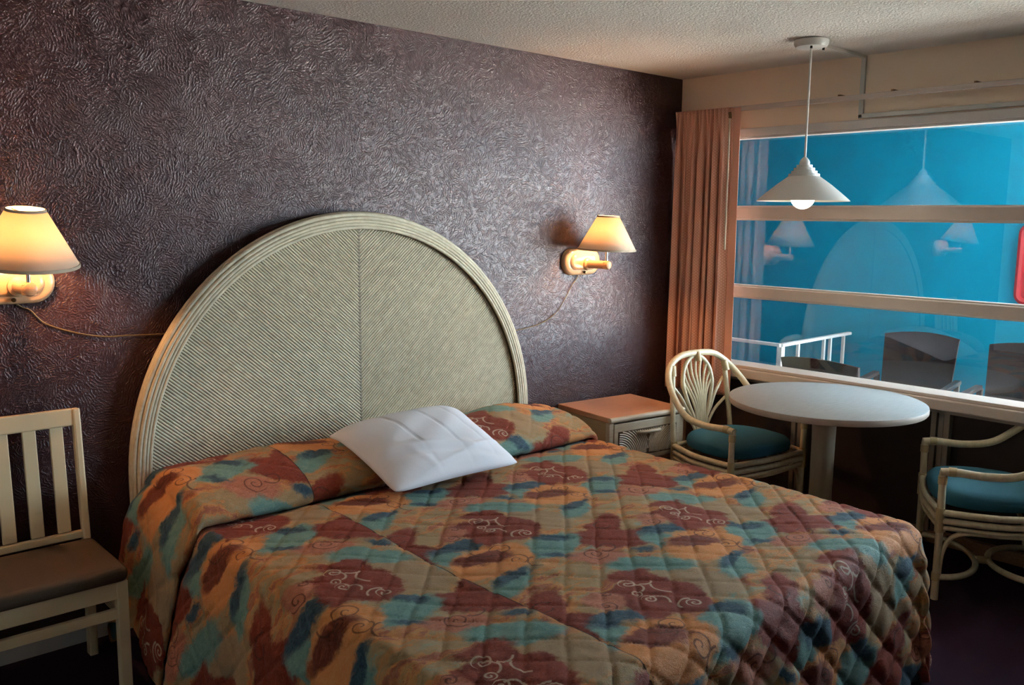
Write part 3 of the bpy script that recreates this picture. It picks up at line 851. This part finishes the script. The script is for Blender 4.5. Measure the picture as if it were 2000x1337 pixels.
# ================================================================== RATTAN ARMCHAIRS
def rattan_chair(loc, rz, label):
    r = empty('rattan_armchair', loc, rz)
    W, D, HA, HT = .275, .228, .565, .868       # half width, half depth, arm height, hoop height
    R1 = .0155
    yb = D                                      # back posts at y=+D, chair faces -y
    # hoop that runs on into both arms: one continuous cane
    half = [(W, -D-.01, HA-.004), (W+.004, -D+.05, HA), (W+.012, -.06, HA-.006), (W+.022, .06, HA+.012), (W+.018, .15, HA+.075), (W-.005, .235, HA+.165), (W-.055, .287, HA+.238), (.13, .305, HT-.012), (0, .308, HT)]
    pts = half + [(-x, y, z) for x, y, z in half[-2::-1]]
    MB().tube(spline(pts, 8), .0175, 12).build('hoop', 'rattan', r)
    for sx in (-1, 1):
        # front leg up to the arm, with an elbow
        MB().tube(spline([(sx*(W), -D+.003, 0), (sx*W, -D+.003, .3), (sx*W, -D, HA-.03), (sx*W, -D+.004, HA-.004), (sx*(W+.001), -D+.03, HA)], 6), R1, 12).build('leg', 'rattan', r)
        # rear leg rises to the hoop
        MB().tube(spline([(sx*(W-.045), D+.015, 0), (sx*(W-.05), D, .3), (sx*(W-.055), D+.02, .5), (sx*(W-.075), .285, HA+.235)], 6), R1*.95, 12).build('leg', 'rattan', r)
        # horizontal side bars below the seat
        for z, q in ((.385, .0145), (.350, .0145), (.320, .010)):
            MB().tube(spline([(sx*(W), -D, z), (sx*(W+.015), 0, z), (sx*(W-.048), D, z)], 6), q, 10).build('seat_rail', 'rattan', r)
        # arched corner brace under the side
        MB().tube(spline([(sx*W, -D+.012, .10), (sx*W, -D+.022, .22), (sx*(W+.004), -D+.075, .297), (sx*(W+.008), 0, .308), (sx*(W-.02), D-.08, .297), (sx*(W-.04), D-.02, .22), (sx*(W-.045), D-.005, .10)], 6), .0105, 10).build('side_brace', 'rattan', r)
        # bindings
        for p0, p1, q in (((sx*W, -D, HA-.055), (sx*W, -D, HA-.02), R1+.003), ((sx*W, -D, .30), (sx*W, -D, .405), R1+.0028), ((sx*(W-.05), D, .30), (sx*(W-.05), D, .405), R1+.0025),
                          ((sx*(W-.067), .272, HA+.19), (sx*(W-.075), .287, HA+.245), R1+.004), ((sx*(W+.001), -D+.02, HA), (sx*(W+.003), -D+.05, HA), .0200), ((sx*W, -D+.002, .085), (sx*W, -D+.002, .12), R1+.0025)):
            MB().tube([p0, p1], q, 12).build('binding', 'binding', r)
        # leaf sprigs between inner loop and posts
        for p4 in ([(.047, .50), (.088, .555), (.135, .635), (.206, .715)], [(.036, .43), (.070, .485), (.125, .545), (.212, .600)]):
            MB().tube(spline([(sx*a_, D+.018+.07*max(0, z_-.40)/.45, z_) for a_, z_ in p4], 7), .0088, 8).build('sprig', 'rattan', r)
    for z, q in ((.385, .0145), (.350, .0145), (.320, .010)):
        MB().tube(spline([(-W, -D, z), (0, -D-.022, z), (W, -D, z)], 8), q, 10).build('seat_rail', 'rattan', r)
        MB().tube([(-W+.05, D, z), (W-.05, D, z)], q, 10).build('seat_rail', 'rattan', r)
    MB().tube(spline([(-W+.01, -D+.02, .305), (0, -D-.01, .302), (W-.01, -D+.02, .305)], 8), .0095, 10).build('front_brace', 'rattan', r)
    # inner loop of the back
    bx = lambda z: D+.015+.07*max(0, (z-.40))/.45
    lp = [(.030, .40), (.045, .50), (.085, .60), (.112, .70), (.095, .785), (.045, .838), (0, .848)]
    lpts = [(x, bx(z), z) for x, z in lp]; lpts = [(-x, y, z) for x, y, z in lpts] + [(x, y, z) for x, y, z in lpts[-2::-1]]
    MB().tube(spline(lpts, 7), .0115, 10).build('back_loop', 'rattan', r)
    # fan of thin spindles
    for k, (xt, zt_) in enumerate(((-.108, .715), (-.103, .762), (-.080, .805), (-.042, .838), (0, .846), (.042, .838), (.080, .805), (.103, .762), (.108, .715))):
        q = (k-4)/4
        MB().tube(spline([(q*.034, bx(.40)-.004, .40), (q*.034, bx(.52)-.004, .53), (q*.034+xt*.12, bx(.6)-.004, .53+(zt_-.53)*.35), (xt*.70, bx(zt_)-.004, .53+(zt_-.53)*.72), (xt, bx(zt_), zt_)], 6), .0064, 8).build('spindle', 'rattan', r)
    MB().tube([(0, .285, HT-.045), (0, .300, HT+.004)], .0165, 10).build('binding', 'binding', r)
    MB().tube([(-.05, bx(.41), .41), (.05, bx(.41), .41)], .013, 10).build('back_rail', 'rattan', r)
    # bowed floor stretchers, back to back
    for sy, ex in ((-1, W), (1, W-.045)):
        y0 = sy*(D-.002)
        MB().tube([(ex*math.cos(PI*k/28), y0*(1-.87*math.sin(PI*k/28)), .10) for k in range(29)], .0135, 10).build('stretcher', 'rattan', r)
    MB().tube([(0, -.03, .10), (0, .03, .10)], .017, 10).build('binding', 'binding', r)
    # cushion: rounded puck with a soft crown
    n, k = 40, 10; vs = []; fs = []
    def outl(a):
        c, s_ = math.cos(a), math.sin(a); e = 2/3.2
        x = (W-.012)*math.copysign(abs(c)**e, c); y = (D+.004)*math.copysign(abs(s_)**e, s_)
        if y > 0: x *= 1-.16*(y/D)
        return x, y
    prof = [(.90, .395), (.985, .405), (1.0, .425), (.985, .445), (.93, .461), (.82, .470), (.6, .477), (.3, .481)]
    for pr_, z in prof:
        for i in range(n):
            x, y = outl(2*PI*i/n); vs.append((x*pr_, y*pr_-.01, z))
    for q in range(len(prof)-1):
        for i in range(n): fs.append((q*n+i, q*n+(i+1) % n, (q+1)*n+(i+1) % n, (q+1)*n+i))
    fs.append(tuple(range((len(prof)-1)*n, len(prof)*n))); fs.append(tuple(range(n-1, -1, -1)))
    MB().add(vs, fs).build('cushion', 'cushion', r)
    tag(r, label, 'armchair', 'rattan armchairs at the round table')
    return r
rattan_chair((-.463, -.789, 0), -.145, 'cream rattan armchair with fan back and teal cushion in the corner by the curtain')
rattan_chair((-.331, -2.017, 0), 3.674, 'cream rattan armchair with teal cushion cut by the right edge, facing the table')

# ================================================================== SLAT BACK CHAIR
sc_ = empty('slat_back_chair', (-3.745, -.31, 0)); tag(sc_, 'cream wooden slat back chair with brown seat pad left of the bed', 'chair')
W, D = .212, .195
for sx in (-1, 1):
    b = MB(); b.bar((sx*(W-.012), D-.01, 0), (sx*(W-.012), D-.01, .44), .03, .038, (0,1,0)); b.build('leg', 'chair_white', sc_, smooth=False, bevel=.004)
    MB().bar((sx*(W-.012), D-.01, .44), (sx*(W-.012), D+.045-.01, .915), .026, .034, (0,1,0)).build('back_post', 'chair_white', sc_, smooth=False, bevel=.006)
    MB().bar((sx*(W-.014), -D+.02, 0), (sx*(W-.014), -D+.02, .402), .036, .036, (0,1,0)).build('leg', 'chair_white', sc_, smooth=False, bevel=.004)
    MB().bar((sx*(W-.014), -D+.03, .375), (sx*(W-.014), D-.02, .375), .022, .055).build('apron', 'chair_white', sc_, smooth=False, bevel=.002)
    MB().bar((sx*(W-.014), -D+.03, .285), (sx*(W-.014), D-.02, .285), .02, .03).build('stretcher', 'chair_white', sc_, smooth=False, bevel=.002)
MB().bar((-W+.02, -D+.02, .372), (W-.02, -D+.02, .372), .022, .06).build('apron', 'chair_white', sc_, smooth=False, bevel=.002)
MB().bar((-W+.02, D-.01, .372), (W-.02, D-.01, .372), .022, .06).build('apron', 'chair_white', sc_, smooth=False, bevel=.002)
MB().bar((-W+.02, -D+.02, .290), (W-.02, -D+.02, .290), .02, .034).build('stretcher', 'chair_white', sc_, smooth=False, bevel=.002)
MB().bar((-W+.02, D-.01, .255), (W-.02, D-.01, .255), .02, .034).build('stretcher', 'chair_white', sc_, smooth=False, bevel=.002)
by = lambda z: D-.01+.045*(z-.44)/.475
MB().bar((-W+.0, by(.885), .885), (W-.02, by(.885), .885), .024, .062, (0, .094, 1)).build('top_rail', 'chair_white', sc_, smooth=False, bevel=.005)
MB().bar((-W+.02, by(.475), .463), (W-.02, by(.475), .463), .022, .026).build('lower_rail', 'chair_white', sc_, smooth=False, bevel=.003)
for x in (-.130, -.043, .044, .131):
    MB().bar((x, by(.48), .48), (x, by(.86), .862), .044, .012, (0,1,0)).build('slat', 'chair_white', sc_, smooth=False, bevel=.003)
MB().box((-W-.006, -D-.012, .402), (W+.006, D-.03, .455)).build('seat', 'chair_seat', sc_, smooth=True, bevel=.022, seg=4)

# ================================================================== CURTAIN
cu = empty('curtain', (-.085, -.245, .573)); tag(cu, 'terracotta dotted pleated curtain drawn to the window corner', 'curtain')
def drape():
    nx, nz = 260, 60; HT = 2.235-.573
    vs = []; uv = []
    for i in range(nz+1):
        q = i/nz; z = q*HT
        for j in range(nx+1):
            s_ = j/nx                              # 0 at the wall corner, 1 at the window side
            y = .215 - s_*.440
            flat = min(1, max(0, (s_-.87)/.03))    # flat leading hem
            ph = s_*2*PI*8.5
            ampl = .037*(1-.25*q)
            x = ampl*math.sin(ph+.8*math.sin(ph*.37)+.35*math.sin(3*q+s_*5))
            y2 = y + .010*math.sin(2*ph+1.5*math.sin(s_*9))*(1-.3*q)
            # pinch pleats near the top
            if q > .84:
                t_ = (q-.84)/.16
                pin = .030*abs(math.sin(ph*.95))**.6-.008
                x = x*(1-t_)+t_*(-pin*1.2); y2 = y2*(1-t_)+t_*y
            x = x*(1-flat)+flat*(.012)
            y2 = y2*(1-flat)+flat*y
            # lower part spreads slightly
            y2 = y2*(1.0+.05*(1-q))
            vs.append((x, y2, z)); uv.append((s_*1.35, z))
    F = lambda i, j: i*(nx+1)+j
    fs = [(F(i,j), F(i,j+1), F(i+1,j+1), F(i+1,j)) for i in range(nz) for j in range(nx)]
    o = MB().add(vs, fs).build('cloth', 'curtain', cu, autosmooth=False)
    ul = o.data.uv_layers.new(name='cloth')
    for lo in o.data.loops: ul.data[lo.index].uv = uv[lo.vertex_index]
    so = o.modifiers.new('thickness', 'SOLIDIFY'); so.thickness = .0022
drape()
MB().tube([(-.018, -.175, 1.60), (-.026, -.183, .86)], .0055, 8).build('wand', 'trim_tape', cu)
MB().tube([(-.012, -.175, 1.60), (-.02, -.175, 1.635)], .009, 8).build('wand_clip', 'brass', cu)

rod = empty('curtain_rail', (-.055, 0, 2.228)); tag(rod, 'slim cream curtain rail fixed above the window', 'curtain rail')
MB().box((-.012, -3.3, -.013), (.012, -.02, .013)).build('rail', 'sill_paint', rod, smooth=False, bevel=.003)
for y in (-1.05, -1.33, -1.72, -2.6):
    MB().box((-.004, y-.006, .0), (.055, y+.006, .022)).build('bracket', 'brass', rod, smooth=False)

# ================================================================== PENDANT LAMP + RACEWAY
PX_, PY_ = -.567, -1.171
pl = empty('pendant_lamp', (PX_, PY_, 0)); tag(pl, 'white stepped metal pendant lamp hanging over the round table', 'lamp')
MB().lathe([(.072, H), (.078, H-.006), (.078, H-.022), (.070, H-.036), (.05, H-.042), (0, H-.043)], n=48).build('canopy', 'pendant', pl)
for a in (-2.6, -.95): MB().tube([(.055*math.cos(a), .055*math.sin(a), H-.038), (.055*math.cos(a), .055*math.sin(a), H-.050)], .006, 8).build('screw', 'screw', pl)
MB().tube([(0, 0, H-.04), (0, 0, 1.89)], .0052, 10).build('stem', 'pendant', pl)
pro = [(.006, 1.928), (.014, 1.922), (.022, 1.912), (.027, 1.900), (.027, 1.888), (.041, 1.886), (.041, 1.872), (.054, 1.870), (.054, 1.856), (.067, 1.854), (.067, 1.841), (.080, 1.839), (.081, 1.826), (.10, 1.812), (.14, 1.783), (.18, 1.750), (.215, 1.720), (.236, 1.701), (.241, 1.695)]
inn = [(.239, 1.6955), (.212, 1.717), (.178, 1.746), (.138, 1.779), (.098, 1.808), (.07, 1.822), (.03, 1.84), (.006, 1.85)]
pro = [(a*.89, 1.695+(b_-1.695)*.89) for a, b_ in pro]; inn = [(a*.89, 1.695+(b_-1.695)*.89) for a, b_ in inn]
MB().lathe(pro+inn, n=72).build('shade', 'pendant', pl)
b = MB(); prof = [(.056*math.sin(PI*k/16), 1.714-.056*math.cos(PI*k/16)) for k in range(17)]
b.lathe(prof, n=32).build('bulb', 'bulb_pend', pl)
MB().lathe([(.0, 1.815), (.02, 1.815), (.02, 1.76), (.0, 1.76)], n=20).build('socket', 'pendant', pl)

rw = empty('wire_raceway', (0, -1.15, H)); tag(rw, 'white surface raceway from the pendant lamp to above the window', 'raceway')
MB().bar((PX_+.084, .0-.0, -.008), (0, 0, -.008), .022, .016).build('ceiling_run', 'raceway', rw, smooth=False, bevel=.002)
MB().bar((-.008, 0, -.004), (-.008, 0, -.312), .016, .024, (0,1,0)).build('drop', 'raceway', rw, smooth=False, bevel=.002)
MB().bar((-.008, .012, -.302), (-.008, -2.0, -.302), .016, .022).build('wall_run', 'raceway', rw, smooth=False, bevel=.002)

# ================================================================== WALL SCONCES
def stadium(w, h, n=14):
    r = h/2; pts = []
    for cx, a0 in ((w/2-r, -90), (-w/2+r, 90)):
        for k in range(n+1):
            a = math.radians(a0+180*k/n); pts.append((cx+r*math.cos(a), r*math.sin(a)))
    return pts
def sconce(x, label, cord, tilt=0.0):
    r = empty('wall_sconce', (x, 0, 1.365)); tag(r, label, 'lamp', 'wall sconces beside the headboard')
    rings = [(.290, .148, 0), (.290, .148, .014), (.282, .140, .024), (.262, .122, .030), (.215, .092, .033), (.205, .082, .040), (.17, .06, .045)]
    vs = []; fs = []; N = 0
    for w_, h_, y in rings:
        s_ = stadium(w_, h_); N = len(s_); vs += [(a, -y, b) for a, b in s_]
    for i in range(len(rings)-1):
        for k in range(N): fs.append((i*N+k, i*N+(k+1) % N, (i+1)*N+(k+1) % N, (i+1)*N+k))
    fs.append(tuple(range((len(rings)-1)*N, len(rings)*N)))
    MB().add(vs, fs).build('backplate', 'lamp_body', r)
    SY = -.185
    MB().lathe([(.036, .040), (.034, .055), (.024, .062), (.0225, .10), (.0225, .165), (.024, .19), (.020, .205), (.008, .210)], (0.02, 0, -.012), n=28, axis='y', cap1=True).build('arm', 'lamp_body', r)
    MB().lathe([(.022, -.02), (.023, .005), (.020, .014), (.010, .016)], (.02, SY, -.010), n=24, cap1=True, cap0=True).build('arm_cup', 'lamp_body', r)
    MB().tube([(.02, SY, .004), (.02, SY, .085)], .0065, 10).build('stem', 'chrome', r)
    MB().lathe([(.016, .075), (.016, .125), (.012, .128)], (.02, SY, 0), n=20, cap1=True, cap0=True).build('socket', 'chrome', r)
    b = MB(); prof = [(.0265*math.sin(PI*k/12)*(1 if k > 5 else 1), .172-.034*math.cos(PI*k/12)) for k in range(13)]
    b.lathe(prof, (.02, SY, 0), n=20).build('bulb', 'bulb_warm', r)
    zb, zt2, rb, rt = .073, .249, .158, .060
    TM = Matrix.Translation((.02, SY, .10)) @ Matrix.Rotation(tilt, 4, 'X') @ Matrix.Translation((-.02, -SY, -.10))
    sh = MB().lathe([(rb, zb), (rt, zt2)], (.02, SY, 0), n=56).xf(TM).build('shade', 'shade', r)
    so = sh.modifiers.new('thickness', 'SOLIDIFY'); so.thickness = .0015
    for rr, z in ((rb, zb), (rt, zt2)):
        MB().lathe([(rr-.002, z-.005), (rr+.002, z-.005), (rr+.001, z+.005), (rr-.003, z+.005), (rr-.002, z-.005)], (.02, SY, 0), n=56).xf(TM).build('trim', 'trim_tape', r)
    for a in (0, 2*PI/3, 4*PI/3):
        MB().tube([(.02, SY, zt2-.012), (.02+rt*math.cos(a), SY+rt*math.sin(a), zt2-.003)], .0016, 6).xf(TM).build('spider_arm', 'brass', r)
    MB().tube([(.02, SY, .10), (.045, SY, .14), (.047, SY, .20), (.02, SY, zt2-.012)], .0013, 6).xf(TM).build('harp', 'brass', r)
    MB().lathe([(.004, .024), (.004, .034), (.0075, .036), (.0075, .044), (.004, .048)], (0.005, 0, -.058), n=12, axis='y', cap1=True).build('switch', 'brass', r)
    MB().tube(spline([(a-x, -.006, b-1.365) for a, b in cord], 6), .0023, 8).build('cord', 'cord', r)
    return r
sconce(-.872, 'lit cream wall sconce right of the headboard with cord to headboard', [(-.884, 1.295), (-.905, 1.262), (-.932, 1.238), (-1.002, 1.145), (-1.06, 1.086), (-1.156, 1.043), (-1.269, 1.023), (-1.40, 1.013)], .035)
sconce(-3.712, 'lit cream wall sconce left of the headboard, cut by the photo edge', [(-3.70, 1.295), (-3.673, 1.277), (-3.649, 1.265), (-3.603, 1.215), (-3.503, 1.174), (-3.407, 1.153), (-3.325, 1.15), (-3.18, 1.145)], .15)
